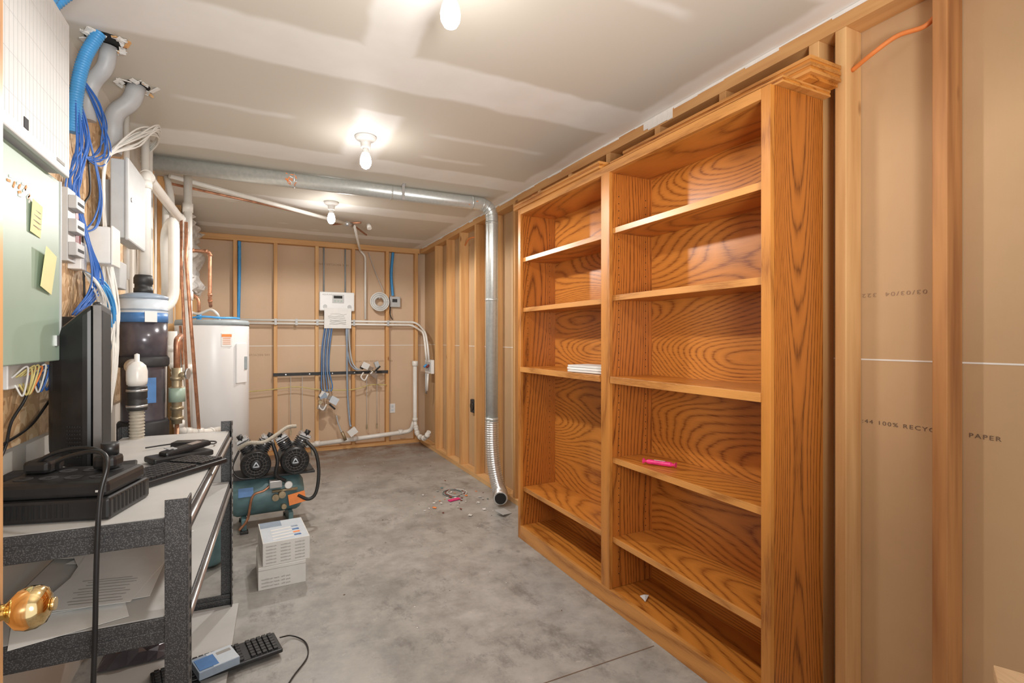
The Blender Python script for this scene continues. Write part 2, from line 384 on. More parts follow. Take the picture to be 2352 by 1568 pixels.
g=G('candy_wrapper',(1.63,1.80,.7275),-60); sw=[(-.075,0,.012),(-.064,0,.012),(-.052,0,.012),(.052,0,.012),(.064,0,.012),(.075,0,.012)]
vs,fs=sweepraw(sw,[.014,.004,.0105,.0105,.004,.014],12); mk(g,'wrapper',[(a.x,a.y*1.2,max(.0005,a.z)) for a in vs],fs,'pink')
box(g,'print_band',-.025,.025,-.005,.005,.0226,.0232,'card')
g=G('paper_scrap',(1.60,1.86,.0845),20)
mk(g,'scrap',[(0,0,.002),(.05,.01,.012),(.055,.04,.002),(.01,.035,.014),(.03,.02,.018)],[(0,1,4),(1,2,4),(2,3,4),(3,0,4)],'card')
# ------------------------------------------------------------ ceiling lamps
for (x,y,e1,e2) in((.523,1.498,24,1.4),(.527,2.944,42,2.0),(.523,4.48,62,2.8)):
    g=G('ceiling_bulb_fixture',(x,y,0))
    lathe(g,'porcelain_base',(0,0,0),[(.058,CH-.001),(.058,CH-.010),(.050,CH-.020),(.030,CH-.030),(.026,CH-.055),(.028,CH-.062),(.022,CH-.066)],'porc')
    lathe(g,'bulb_neck',(0,0,0),[(.0155,CH-.064),(.016,CH-.085),(.019,CH-.093)],'porc')
    lathe(g,'bulb_globe',(0,0,0),[(.019,CH-.093),(.027,CH-.115),(.031,CH-.137),(.029,CH-.157),(.020,CH-.173),(.008,CH-.180),(.001,CH-.181)],'glow')
    ld=bpy.data.lights.new('bulb_light','SPOT'); ld.energy=e1; ld.color=(1,.96,.91); ld.spot_size=math.radians(178); ld.spot_blend=.2; ld.shadow_soft_size=.035
    lo=bpy.data.objects.new('bulb_light',ld); lo.location=(0,0,CH-.222); lo.parent=g; S.collection.objects.link(lo)
    ld=bpy.data.lights.new('bulb_glow','POINT'); ld.energy=e2; ld.color=(1,.97,.93); ld.shadow_soft_size=.03
    lo=bpy.data.objects.new('bulb_glow',ld); lo.location=(0,0,CH-.225); lo.parent=g; S.collection.objects.link(lo)
# added fill light behind the camera, tilted up to brighten room and ceiling
ld=bpy.data.lights.new('fill_light','AREA'); ld.shape='DISK'; ld.size=.6; ld.energy=26; ld.spread=math.radians(110); ld.color=(1,.98,.94)
lo=bpy.data.objects.new('fill_light',ld); lo.location=(.35,-.45,1.35); S.collection.objects.link(lo)
lo.rotation_euler=(math.radians(90+20),0,math.radians(-4))
# ------------------------------------------------------------ galvanised duct
g=G('metal_exhaust_duct')
pts=[(-.66+.03,3.79,2.385),(1.675,3.79,2.385),(1.675,3.79,.62)]
p=rounded(pts,.11); vs,fs=sweepraw(p,[.05]*len(p),32); o=mk(g,'duct_pipe',vs,fs,'galv'); shade(o)
for i,x in enumerate([.2,.86,1.5]): cyl(g,'duct_crimp_%d'%i,(x-.006,3.79,2.385),(x+.006,3.79,2.385),.0525,'galv',seg=32)
for i,z in enumerate([2.24,1.62,.66]): cyl(g,'duct_band_%d'%i,(1.675,3.79,z-.01),(1.675,3.79,z+.01),.0525,'galv',seg=32)
for k in range(4):
    a=math.radians(15+k*20); c=Vector((1.675-.11,3.79,2.385-.11))
    pp=c+Vector((math.sin(a),0,math.cos(a)))*.11; t=Vector((math.cos(a),0,-math.sin(a)))
    cyl(g,'elbow_ring_%d'%k,pp-t*.004,pp+t*.004,.053,'galv',seg=32)
ribbed(g,'flex_duct',[(1.675,3.79,.64),(1.675,3.785,.45),(1.685,3.77,.28),(1.70,3.74,.15),(1.70,3.68,.085),(1.665,3.60,.07)],.053,'foil',.018,.08,24)
cyl(g,'duct_opening',(1.665,3.601,.07),(1.662,3.594,.07),.044,'dark')
for i in range(22):
    a=random.uniform(-.6,.9); x=random.choice([.18,.18,1.5])+random.uniform(-.035,.035)
    obox(g,'flue_tape_%d'%i,(x,3.79-.0505*math.cos(a),2.385-.0505*math.sin(a)),(random.uniform(.01,.03),.002,.006),(-math.degrees(a),random.uniform(-60,60),0),random.choice(['orange','paper','orange']))
box(g,'strap',.93,.95,3.735,3.738,2.33,2.4389,'steel'); box(g,'strap_b',.93,.95,3.70,3.735,2.436,2.4389,'steel')
# ------------------------------------------------------------ water heater
g=G('water_heater',(-.336,4.586,0))
lathe(g,'tank_jacket',(0,0,0),[(.235,.0),(.235,.04),(.25,.05),(.25,1.41),(.246,1.43)],'heater',seg=48)
lathe(g,'top_cap',(0,0,0),[(.2515,1.405),(.2515,1.43),(.245,1.447),(.10,1.452),(.001,1.452)],'heatertop',seg=48)
obox(g,'warning_label',(.105,-.228,1.30),(.075,.004,.1),(0,0,25),'paper'); obox(g,'warning_stripe',(.106,-.2305,1.33),(.07,.002,.02),(0,0,25),'orange')
for i in range(4): obox(g,'label_text_%d'%i,(.106,-.2305,1.31-.014*i),(.055,.002,.004),(0,0,25),'orange')
obox(g,'access_panel',(.20,-.152,1.12),(.11,.01,.30),(0,0,53),'heater',.002); obox(g,'panel_handle',(.225,-.12,1.12),(.03,.02,.10),(0,0,60),'heatertop',.003)
pipe(g,'flex_connector_0',[(-.16,0,1.45),(-.16,0,1.98),(-.02,.0,1.98),(-.02,.0,1.62),(-.02,.06,1.56)],.013,'copper',.03,fit='copper')
pipe(g,'flex_connector_1',[(-.10,.08,1.45),(-.10,.08,1.62),(-.22,.1,1.70)],.011,'copper',.04)
for i,(x,y) in enumerate(((-.16,0),(-.10,.08))): cyl(g,'nipple_%d'%i,(x,y,1.45),(x,y,1.50),.018,'blue' if i else 'brassd')
cable(g,'blue_wrap',[(-.15,-.1,1.46),(-.05,-.16,1.47),(.06,-.12,1.465),(.14,-.06,1.468),(.18,.02,1.465)],.008,'blue')
cable(g,'power_lead',[(.04,.03,1.455),(.03,-.05,1.50),(-.02,.0,1.53),(-.1,.05,1.50),(-.18,.1,1.52)],.010,'cable_w')
cyl(g,'relief_valve_tube',(-.19,-.20,1.40),(-.10,-.27,.15),.009,'copper')
# ------------------------------------------------------------ left pipes
g=G('drain_vent_piping')
pipe(g,'vac_riser',[(-.51,3.03,1.60),(-.51,3.03,2.11),(-.47,3.97,2.08),(-.45,4.02,1.9)],.026,'pvc',.05,fit='pvc')
pipe(g,'stack_near_heater',[(-.45,4.12,2.43),(-.45,4.12,.55)],.026,'pvc')
for i,z in enumerate((2.2,1.6,1.1)): cyl(g,'stack_coupling_%d'%i,(-.45,4.12,z-.03),(-.45,4.12,z+.03),.032,'pvc')
pipe(g,'loop_pipe',[(-.50,3.65,1.4),(-.50,3.55,1.92),(-.43,3.34,1.97),(-.43,3.34,1.50),(-.52,3.20,1.43),(-.56,3.1,1.43)],.027,'pvc',.09,seg=18)
pipe(g,'vertical_pipe_a',[(-.58,3.55,2.43),(-.58,3.55,.4)],.022,'pvc')
pipe(g,'vertical_pipe_b',[(-.52,3.72,2.15),(-.54,3.72,.5)],.018,'pvc')
pipe(g,'vertical_pipe_d',[(-.56,3.35,2.43),(-.56,3.35,1.3),(-.50,3.42,1.2),(-.50,3.42,.6)],.020,'pvc',.05)
pipe(g,'vertical_pipe_e',[(-.59,4.25,2.43),(-.56,4.22,2.3),(-.54,4.2,1.7)],.020,'pvc',.05)
pipe(g,'vertical_pipe_c',[(-.60,3.12,2.43),(-.60,3.12,1.6)],.014,'pvc')
pipe(g,'lower_pipe',[(-.47,3.6,1.35),(-.47,3.6,1.2),(-.44,3.62,1.05),(-.44,3.62,.75),(-.30,3.7,.72),(-.25,3.9,.70)],.024,'pvc',.05,fit='pvc')
g=G('copper_wall_tube')
pipe(g,'leaning_tube',[(-.43,3.85,2.05),(-.43,3.85,1.8),(-.34,3.66,.72)],.010,'copper')
pipe(g,'pair_tube',[(-.46,3.88,2.1),(-.46,3.88,1.75),(-.40,3.75,.72)],.008,'copper')
g=G('copper_ceiling_tube')
pipe(g,'ceiling_run',[(-.58,4.30,2.40),(.40,4.86,2.405),(.78,5.08,2.405),(1.0,5.55,2.405)],.009,'copper')
pipe(g,'ceiling_stub',[(.62,5.2,2.41),(.85,5.0,2.41)],.009,'copper')
g=G('ceiling_water_line')
pipe(g,'sloped_line',[(-.55,4.08,2.395),(.72,4.96,2.375)],.016,'pvc')
cyl(g,'end_cap',(.70,4.945,2.375),(.77,4.99,2.375),.021,'steel')
cyl(g,'elbow_knob',(.93,5.02,2.40),(.93,5.0,2.36),.022,'pvc')
pipe(g,'supply_to_manifold',[(.80,5.05,2.38),(1.06,6.29,2.36),(1.124,6.30,2.30),(1.124,6.30,1.54)],.012,'pvc',.06)
g=G('brass_shutoff_valve')
cyl(g,'valve_body',(-.380,3.05,.88),(-.380,3.05,1.16),.023,'brassd'); cyl(g,'valve_mid',(-.380,3.05,.99),(-.380,3.05,1.06),.036,'green')
cyl(g,'valve_side',(-.380,3.05,1.12),(-.335,3.02,1.13),.014,'brassd'); cyl(g,'valve_wheel',(-.335,3.02,1.13),(-.327,3.018,1.13),.028,'steel')
for k in range(5): cyl(g,'valve_ring_%d'%k,(-.380,3.05,.90+.05*k),(-.380,3.05,.915+.05*k),.029,'brassd')
pipe(g,'valve_riser',[(-.380,3.05,1.16),(-.380,3.05,1.30),(-.38,3.18,1.32)],.015,'copper',.03); pipe(g,'valve_drop',[(-.38,3.05,.88),(-.38,3.05,.0)],.010,'copper')
# ------------------------------------------------------------ filter tank
g=G('water_filter_tank',(-.515,3.03,0))
lathe(g,'base_stand',(0,0,0),[(.105,0),(.105,.86),(.105,.90),(.10,.91)],'blackm',seg=40)
lathe(g,'lower_body',(0,0,0),[(.088,.90),(.09,.92),(.09,1.17),(.088,1.18)],'smoke',seg=40)
lathe(g,'collar',(0,0,0),[(.1,1.17),(.106,1.18),(.106,1.21),(.1,1.22)],'blackm',seg=40)
lathe(g,'upper_body',(0,0,0),[(.099,1.21),(.099,1.39)],'smoke',seg=40)
lathe(g,'label_band',(0,0,0),[(.1,1.385),(.1,1.495)],'labelw',seg=40)
lathe(g,'label_blue_stripe',(0,0,0),[(.1008,1.385),(.1008,1.43)],'labelb',seg=40)
lathe(g,'label_grey_stripe',(0,0,0),[(.1006,1.44),(.1006,1.448)],'slate',seg=40)
lathe(g,'lid',(0,0,0),[(.1,1.495),(.103,1.50),(.103,1.512),(.06,1.525),(.03,1.53)],'slate',seg=40)
lathe(g,'rubber_boot',(0,0,0),[(.04,1.525),(.04,1.55),(.036,1.553),(.036,1.57),(.04,1.573),(.04,1.60),(.034,1.615)],'rubber')
obox(g,'spec_label',(.045,-.0925,1.41),(.05,.004,.05),(0,0,26),'paper')
obox(g,'lower_label',(.035,-.088,1.06),(.06,.004,.12),(0,0,22),'labelb')
g=G('sump_discharge_fitting',(-.50,2.80,0))
pipe(g,'elbow',[(0,0,1.09),(0,0,1.17),(-.03,.08,1.18)],.034,'pvc',.05,seg=24)
lathe(g,'dome',(0,0,0),[(.038,1.10),(.040,1.12),(.040,1.16),(.034,1.185),(.020,1.20),(.010,1.205),(.010,1.235),(.001,1.24)],'pvc')
lathe(g,'coupling',(0,0,0),[(.036,.985),(.039,.99),(.039,1.03),(.035,1.035),(.039,1.04),(.039,1.09),(.037,1.095)],'rubber')
for z in(1.005,1.075): cyl(g,'clamp_%d'%int(z*1000),(0,0,z-.005),(0,0,z+.005),.0405,'steel')
ribbed(g,'ribbed_hose',[(0,0,.99),(0,0,.93),(-.003,.01,.80),(-.005,.01,.62)],.028,'tan',.014,.1)
# ------------------------------------------------------------ left wall electrics
g=G('plywood_backer_board'); box(g,'osb_sheet',XL+.0002,-.63,1.2,3.25,1.0,2.24,'osb')
g=G('structured_wiring_cabinet')
box(g,'body',-.630,-.512,1.30,1.885,1.775,2.205,'cab',.006)
box(g,'cover',-.512,-.498,1.29,1.895,1.768,2.212,'cab',.004)
for i in range(26):
    y=1.32+i*.0222; box(g,'groove_v_%d'%i,-.4982,-.4977,y,y+.0012,1.80,2.19,'groove')
for i in range(4):
    z=1.85+i*.09; box(g,'groove_h_%d'%i,-.4982,-.4978,1.31,1.88,z,z+.0008,'groove')
box(g,'badge',-.498,-.4965,1.575,1.60,1.80,1.825,'dark'); box(g,'nameplate',-.498,-.4965,1.79,1.85,1.79,1.798,'greyink')
g=G('electrical_panel')
box(g,'enclosure',-.630,-.54,1.28,1.915,1.25,1.765,'greyp',.003)
box(g,'door_cover',-.54,-.53,1.25,1.93,1.242,1.766,'green',.003)
box(g,'cover_lip',-.545,-.527,1.93,1.937,1.242,1.766,'greyp')
for i in range(16): obox(g,'tape_remnant_%d'%i,(-.529,1.52+random.uniform(0,.2),1.66+random.uniform(-.01,.03)),(.001,.018,.006),(random.uniform(0,60),0,0),'orange' if i%2 else 'paper')
obox(g,'catch',(-.528,1.90,1.30),(.006,.02,.03),(0,0,0),'steel')
g=G('sticky_note'); obox(g,'note',(-.526,1.745,1.618),(.0012,.075,.085),(-4,2,2),'yellow')
for i in range(4): obox(g,'pencil_line_%d'%i,(-.5247,1.745,1.638-.014*i),(.0008,.05,.0015),(-4,0,0),'greyink')
g=G('sticky_note'); obox(g,'note',(-.520,1.81,1.49),(.0012,.10,.11),(-9,4,3),'yellow')
g=G('telecom_terminal_block')
box(g,'red_case',-.630,-.588,2.30,2.36,1.60,1.80,'red',.003); box(g,'face',-.630,-.588,2.22,2.30,1.57,1.82,'greyp',.002)
for i in range(3): box(g,'card_%d'%i,-.588,-.565,2.22,2.31,1.59+i*.08,1.635+i*.08,'conduit',.002); box(g,'card_slot_%d'%i,-.565,-.564,2.235,2.30,1.605+i*.08,1.615+i*.08,'dark')
box(g,'module',-.630,-.59,2.37,2.44,1.56,1.66,'white',.003)
g=G('network_switch'); box(g,'case',-.630,-.55,2.2,2.42,1.32,1.38,'black',.003)
for i in range(5): box(g,'port_%d'%i,-.55,-.549,2.22+.036*i,2.245+.036*i,1.335,1.355,'labelb')
g=G('wiring_punch_block'); box(g,'base',-.630,-.60,1.80,2.06,1.17,1.235,'white',.003); box(g,'base_b',-.630,-.61,1.72,1.80,1.12,1.18,'greyp',.003)
for i in range(9):
    y=1.82+i*.026; cable(g,'jumper_%d'%i,[(-.60,y,1.20),(-.57,y+.01,1.23+random.uniform(-.01,.0)),(-.585,y+random.uniform(-.03,.05),1.15),(-.60,y+.02,1.18)],.0025,random.choice(['cblue','orangec','cable_w','yellowc']),6)
g=G('phone_junction_box'); box(g,'box',-.630,-.53,2.50,2.61,1.60,1.745,'pvc',.006); box(g,'lid',-.53,-.523,2.495,2.615,1.595,1.75,'pvc',.003)
g=G('alarm_control_box'); box(g,'standoff_a',-.630,-.565,2.78,2.82,1.8,2.0,'greyp'); box(g,'standoff_b',-.630,-.565,2.90,2.93,1.8,2.0,'greyp'); box(g,'body',-.565,-.515,2.65,2.985,1.73,2.06,'greyp',.005); box(g,'door',-.515,-.500,2.64,2.99,1.72,2.07,'greyp',.008); cyl(g,'lock',(-.500,2.69,1.9),(-.496,2.69,1.9),.01,'steel')
g=G('low_voltage_box'); box(g,'lower_box',-.630,-.56,2.80,2.92,1.53,1.65,'greyp',.004)
g=G('conduit_entries')
pipe(g,'grey_conduit_a',[(-.53,2.47,2.439),(-.54,2.48,2.36),(-.60,2.52,2.30),(-.61,2.53,2.16)],.028,'conduit',.06)
pipe(g,'grey_conduit_b',[(-.50,2.80,2.439),(-.52,2.80,2.36),(-.585,2.80,2.30),(-.59,2.80,2.12)],.036,'conduit',.06)
for nm,pts in(('blue_a',[(-.54,2.38,2.439),(-.58,2.37,2.33),(-.60,2.36,2.2),(-.61,2.36,2.05)]),('blue_b',[(-.44,2.0,2.439),(-.52,1.98,2.36),(-.585,1.97,2.25),(-.60,1.97,2.1)]),('blue_c',[(-.42,1.93,2.439),(-.49,1.92,2.39),(-.54,1.91,2.31),(-.57,1.91,2.23)])):
    ribbed(g,nm,pts,.021,'blue',.010,.07,16)
for i in range(46):
    cx,cy=random.choice([(-.53,2.43),(-.50,2.80)]); a=random.uniform(0,6.28); rr=random.uniform(.05,.075)
    obox(g,'torn_edge_%d'%i,(cx+rr*math.cos(a),cy+rr*math.sin(a),2.432),(random.uniform(.015,.045),random.uniform(.008,.022),.003),(random.uniform(-35,35),random.uniform(-35,35),random.uniform(0,180)),random.choice(['mud','card','card','pine_x']))
for i,(cx,cy,r) in enumerate(((-.53,2.43,.065),(-.50,2.80,.05))): cyl(g,'ceiling_hole_%d'%i,(cx,cy,2.4385),(cx,cy,2.4398),r,'dark')
g=G('data_cable_bundle')
def jit(p,s): return tuple(a+random.uniform(-s,s)*w for a,w in zip(p,(.35,1,1)))
for i in range(16):
    o_=random.uniform(-.06,.06)
    cable(g,'blue_%d'%i,[(-.60,2.36+o_*.3,2.2),jit((-.585,2.38+o_,2.05),.03),jit((-.59,2.34+o_,1.92),.03),jit((-.60,2.33+o_,1.83),.02),(-.575,2.40+o_*.5,1.66),jit((-.57,2.46+o_,1.52),.03),(-.60,2.36+o_,1.39)],.0028,'cblue',6,6)
for i in range(7):
    cable(g,'blue_loop_%d'%i,[(-.60,2.40,2.28),jit((-.57,2.50,2.21),.03),jit((-.565,2.60,2.12),.04),jit((-.58,2.56,2.02),.04),(-.60,2.45,2.0),(-.60,2.40,2.1)],.0028,'cblue',6,6)
for i in range(3):
    cable(g,'blue_arc_%d'%i,[(-.60,2.5,2.1),jit((-.58,2.56,1.9),.02),jit((-.57,2.48,1.76),.02),(-.60,2.42,1.70)],.003,'cblue',6,6)
for i in range(7):
    cable(g,'blue_low_%d'%i,[(-.60,2.44,1.56),jit((-.56,2.56,1.50),.03),jit((-.56,2.66,1.40),.03),(-.57,2.68+i*.008,1.25),(-.58,2.68,.95),(-.58,2.70,.5)],.004,random.choice(['cblue','blue','blue']),6,6)
for i in range(9):
    cable(g,'white_mid_%d'%i,[(-.60,2.44,1.56),jit((-.56,2.44,1.5),.03),jit((-.56,2.54,1.42),.04),jit((-.57,2.58,1.35),.04),(-.60,2.48+.01*i,1.44),(-.59,2.55,1.57)],.003,random.choice(['cable_w','cable_w','greyp']),6,6)
for i in range(8):
    y=2.64+.02*i
    cable(g,'drop_%d'%i,[(-.61,y,1.70),jit((-.60,y+.02,1.5),.02),jit((-.60,y+.0,1.2),.03),(-.61,y+.03,.9)],.0045,random.choice(['cable_w','cable_w','greyp','tan']),6,6)
cable(g,'black_a',[(-.62,2.5,2.2),(-.60,2.52,1.9),(-.61,2.47,1.78),(-.60,2.455,1.4)],.004,'black',6)
g=G('white_cable_bundle')
for i in range(18):
    s=random.uniform(-.02,.02)
    cable(g,'white_%d'%i,[(-.60,3.45,2.30+s),jit((-.50,3.30,2.36),.02),jit((-.46,3.02,2.33),.03),jit((-.50,2.78,2.20),.03),jit((-.57,2.63,2.05),.008),jit((-.58,2.625,1.85),.008),jit((-.575,2.66,1.66),.02),jit((-.56,2.70,1.4),.04),jit((-.56,2.66,1.2),.04),jit((-.58,2.70,1.0),.02)],.0036,'cable_w',6,6)
g=G('black_wall_cable')
cable(g,'black_b',[(-.61,1.9,1.23),(-.60,1.92,1.15),(-.61,1.85,1.08),(-.60,1.78,1.02),(-.61,1.72,.95)],.004,'black',6)
cable(g,'black_c',[(-.61,2.3,1.12),(-.60,2.15,1.13),(-.61,1.98,1.05),(-.60,1.75,1.03)],.004,'black',6)
g=G('insulation_batt')
n=16; vs=[];fs=[]
for i in range(n):
    for j in range(n):
        vs.append((XL+.045+random.uniform(.0,.07)+.03*math.sin(j*.9),4.95+1.3*i/(n-1),1.75+.65*j/(n-1)))
for i in range(n-1):
    for j in range(n-1): a=i*n+j; fs.append((a,a+1,a+n+1,a+n))
mk(g,'facing',vs,fs,'insul')
# ------------------------------------------------------------ back-wall plumbing
g=G('back_wall_supply_lines')
for i,z in enumerate((1.515,1.478)):
    pipe(g,'line_%d'%i,[(-.45,6.305,z),(1.72-.03*i,6.305-.0,z),(1.765-.03*i,6.22,z-.04),(1.765-.03*i,5.95-.02*i,1.38),(1.765-.03*i,5.86,1.22),(1.775-.03*i,5.85,1.06)],.0125,'pvc',.08)
for i,x in enumerate((-.255,.145,.36,.582,.992,1.396)): box(g,'clip_%d'%i,x-.012,x+.012,6.288,6.329,1.462,1.532,'greyp')
g=G('washer_outlet_box')
box(g,'frame',1.765,1.80,5.72,5.98,.90,1.06,'white',.004); box(g,'recess',1.762,1.766,5.75,5.95,.925,1.035,'greyp')
for y in(5.80,5.90): cyl(g,'valve_%d'%int(y*100),(1.762,y,1.0),(1.73,y,.97),.014,'red' if y<5.85 else 'blue')
pipe(g,'drop_hose_a',[(1.75,5.88,.9),(1.75,5.88,.72),(1.77,5.94,.66)],.011,'greyp',.04); pipe(g,'drop_hose_b',[(1.75,5.80,.9),(1.74,5.8,.70)],.011,'pvc')
g=G('waste_drain_pipe')
pipe(g,'standpipe',[(1.70,6.18,1.0),(1.70,6.18,.26),(1.70,6.05,.13),(1.74,5.86,.13),(1.76,5.80,.22)],.026,'pvc',.06,fit='pvc')
lathe(g,'standpipe_mouth',(1.70,6.18,0),[(.03,.97),(.037,.98),(.037,1.03),(.03,1.035)],'pvc')
pipe(g,'branch',[(1.70,6.20,.30),(1.67,6.27,.16),(1.50,6.29,.145),(.45,6.29,.085)],.026,'pvc',.06)
for i,x in enumerate((1.55,1.0,.58)): cyl(g,'coupling_%d'%i,(x-.03,6.29,.148-(1.5-x)*.057),(x+.03,6.29,.148-(1.45-x)*.057),.033,'pvc')
g=G('shutoff_mounting_bar'); box(g,'bar',.12,1.40,6.315,6.329,.885,.92,'blackm')
for i,x in enumerate((.25,.5,.75,1.0,1.25)): cyl(g,'bolt_%d'%i,(x,6.315,.902),(x,6.309,.902),.007,'steel')
g=G('water_treatment_controller')
box(g,'housing',.60,.99,6.24,6.328,1.63,1.85,'white',.012); box(g,'panel',.74,.87,6.235,6.242,1.72,1.82,'greyp',.004); box(g,'display',.755,.85,6.231,6.236,1.775,1.805,'dark')
for i in range(3): cyl(g,'button_%d'%i,(.77+.035*i,6.235,1.745),(.77+.035*i,6.229,1.745),.009,'green')
cyl(g,'port_l',(.66,6.24,1.68),(.66,6.225,1.68),.022,'greyp'); cyl(g,'port_r',(.93,6.24,1.68),(.93,6.225,1.68),.022,'greyp')
text(g,'housing_words','AQUALINE',(.63,6.238,1.81),(90,0,0),.022,'greyink')
g=G('instruction_sheet'); obox(g,'sheet',(.80,6.228,1.545),(.30,.002,.235),(4,0,0),'paper')
for i in range(6):
    a=.69+random.uniform(0,.03); cable(g,'writing_%d'%i,[(a+.03*k,6.223+.0012*(k%2),1.48+i*.022+random.uniform(-.006,.006)) for k in range(7)],.0018,'greyink',5,3)
g=G('treatment_tubing')
for i in range(5):
    x=.66+.02*i; cable(g,'left_%d'%i,[(x,6.27,1.62),(x+.0,6.26,1.45),(x-.03,6.25,1.2),(x-.035,6.25,.95),(x-.04+.01*i,6.23,.76),(x-.02,6.22,.70)],.0075,'slate' if i%2 else 'labelb',8)
for i in range(2):
    x=.90+.03*i; cable(g,'right_%d'%i,[(x,6.27,1.62),(x,6.26,1.3),(x+.03,6.25,1.05),(x+.08,6.24,.96),(x+.13,6.23,.94)],.009,'greyp' if i else 'slate',8)
cable(g,'right_drop',[(.91,6.27,1.6),(.905,6.25,1.2),(.91,6.25,.7),(.93,6.22,.35),(.94,6.2,.28)],.011,'slate',8)
def valve(gn,c,s=1,tag=True):
    g=G(gn); nm='valve'
    obox(g,nm+'_body',c,(.10*s,.05,.05),(0,20,10),'steel',.006); cyl(g,nm+'_stem',c,(c[0]+.06*s,c[1]-.02,c[2]-.06),.012,'brassd')
    cyl(g,nm+'_nut',(c[0]-.05*s,c[1],c[2]+.0),(c[0]-.08*s,c[1],c[2]+.02),.022,'blackm',seg=6)
    if tag: obox(g,nm+'_tag',(c[0]-.04,c[1]-.05,c[2]+.03),(.09,.003,.07),(10,25,15),'paper')
    cable(g,nm+'_bag',[(c[0]-.06,c[1]-.03,c[2]-.05),(c[0]-.09,c[1]-.04,c[2]-.10),(c[0]-.05,c[1]-.04,c[2]-.14),(c[0]-.01,c[1]-.03,c[2]-.08)],.009,'cable_w')
    return g
g=valve('loose_plumbing_valve',(.68,6.20,.64),1.1); obox(g,'tag_box',(.75,6.16,.60),(.09,.02,.08),(0,30,0),'labelw'); obox(g,'tag_box_b',(.63,6.15,.66),(.08,.01,.06),(0,-20,0),'slate')
obox(g,'body_low',(.62,6.20,.52),(.09,.05,.05),(0,20,10),'steel',.006); cyl(g,'lever',(.70,6.17,.56),(.76,6.15,.50),.010,'blackm'); cyl(g,'ring_nut',(.60,6.18,.59),(.60,6.14,.59),.022,'brassd',seg=6)
g=valve('loose_plumbing_valve',(1.14,6.20,.96),1.1); obox(g,'body_low',(1.20,6.20,.88),(.09,.05,.05),(0,40,10),'steel',.006); obox(g,'cap',(1.24,6.2,1.0),(.05,.04,.07),(0,-20,0),'greyp',.004); cyl(g,'lever',(1.22,6.17,.93),(1.27,6.15,.98),.010,'blackm')
g=G('loose_plumbing_fitting')
obox(g,'lower_tag',(.96,6.19,.22),(.10,.02,.08),(0,-35,0),'paper'); cable(g,'lower_lead',[(.78,6.2,.42),(.80,6.2,.33),(.84,6.2,.22),(.87,6.19,.15)],.009,'greyp'); cyl(g,'lower_fitting',(.84,6.19,.23),(.88,6.19,.13),.018,'brassd')
g=G('hanging_wire_leads')
for i,x in enumerate((.30,.42,1.14,1.26)):
    cyl(g,'hanging_wire_%d'%i,(x,6.29,.88),(x,6.29,.25),.003,'greyp',seg=6); obox(g,'wire_tip_%d'%i,(x,6.29,.25),(.02,.01,.06),(0,0,0),'brassd')
g=G('electrical_cable_run')
cable(g,'yellow',[(-.2,6.31,.72),(.1,6.31,.74),(.35,6.31,.76),(.6,6.305,.72),(.95,6.305,.70),(1.2,6.31,.75),(1.38,6.31,.74)],.006,'yellowc')
g=G('grey_wall_cable')
cable(g,'grey_drop',[(1.16,6.31,2.35),(1.25,6.31,2.1),(1.33,6.3,1.9),(1.30,6.29,1.86)],.004,'greyp')
g=G('coiled_wire')
for i in range(6):
    r=.055+.011*i; P=[(1.29+r*math.cos(a*math.pi/8),6.29-.004*i+.006*math.sin(a),1.755+r*math.sin(a*math.pi/8)) for a in range(17)]
    cable(g,'turn_%d'%i,P,.006,'cable_w' if i%2 else 'greyp',6,3)
cyl(g,'hook',(1.29,6.4195,1.80),(1.29,6.27,1.80),.008,'steel')
g=G('sprinkler_timer_box'); box(g,'case',1.43,1.56,6.35,6.418,1.70,1.83,'greyp',.006); box(g,'window',1.46,1.52,6.346,6.351,1.76,1.80,'blackm')
cable(g,'lead',[(1.44,6.36,1.71),(1.43,6.34,1.65),(1.42,6.3,1.62),(1.43,6.3,1.58),(1.45,6.3,1.54)],.006,'black')
g=G('blue_conduit_drop')
ribbed(g,'left_tube',[(-.215,6.36,2.375),(-.215,6.36,2.0),(-.225,6.36,1.5)],.017,'blue',.012,.06,14)
g=G('blue_conduit_drop')
ribbed(g,'right_tube',[(1.47,6.36,2.375),(1.45,6.36,2.1),(1.47,6.37,1.84)],.017,'blue',.012,.06,14)
for nm,x in(('a',.66),('b',.90)): g=G('dark_water_line'); cyl(g,'line_'+nm,(x,6.36,2.375),(x,6.36,1.86),.009,'heatertop')
g=G('wall_outlet'); box(g,'plate',1.44,1.51,6.412,6.419,.38,.495,'white',.003)
for z in(.415,.46): box(g,'socket_%d'%int(z*1000),1.462,1.488,6.409,6.4125,z-.014,z+.014,'labelw',.003)
g=G('dryer_outlet'); box(g,'plate',1.86,1.894,4.63,4.74,.58,.71,'blackm',.006); cyl(g,'face',(1.86,4.685,.645),(1.852,4.685,.645),.04,'black')
g=G('orange_branch_cable')
cable(g,'run_a',[(1.84,1.075,2.235),(1.82,1.0,2.25),(1.83,.93,2.275),(1.84,.86,2.27),(1.85,.825,2.30)],.0075,'orangec')
g=G('orange_branch_cable')
cable(g,'run_a2',[(1.85,.785,2.32),(1.84,.72,2.36),(1.85,.5,2.375)],.0075,'orangec')
g=G('orange_branch_cable')
cable(g,'run_b',[(1.78,3.55,2.33),(1.79,3.45,2.33),(1.80,3.3,2.36)],.007,'orangec')
g=G('orange_branch_cable')
cable(g,'run_c',[(1.85,4.50,2.27),(1.80,4.6,2.27),(1.85,4.85,2.25)],.007,'orangec')
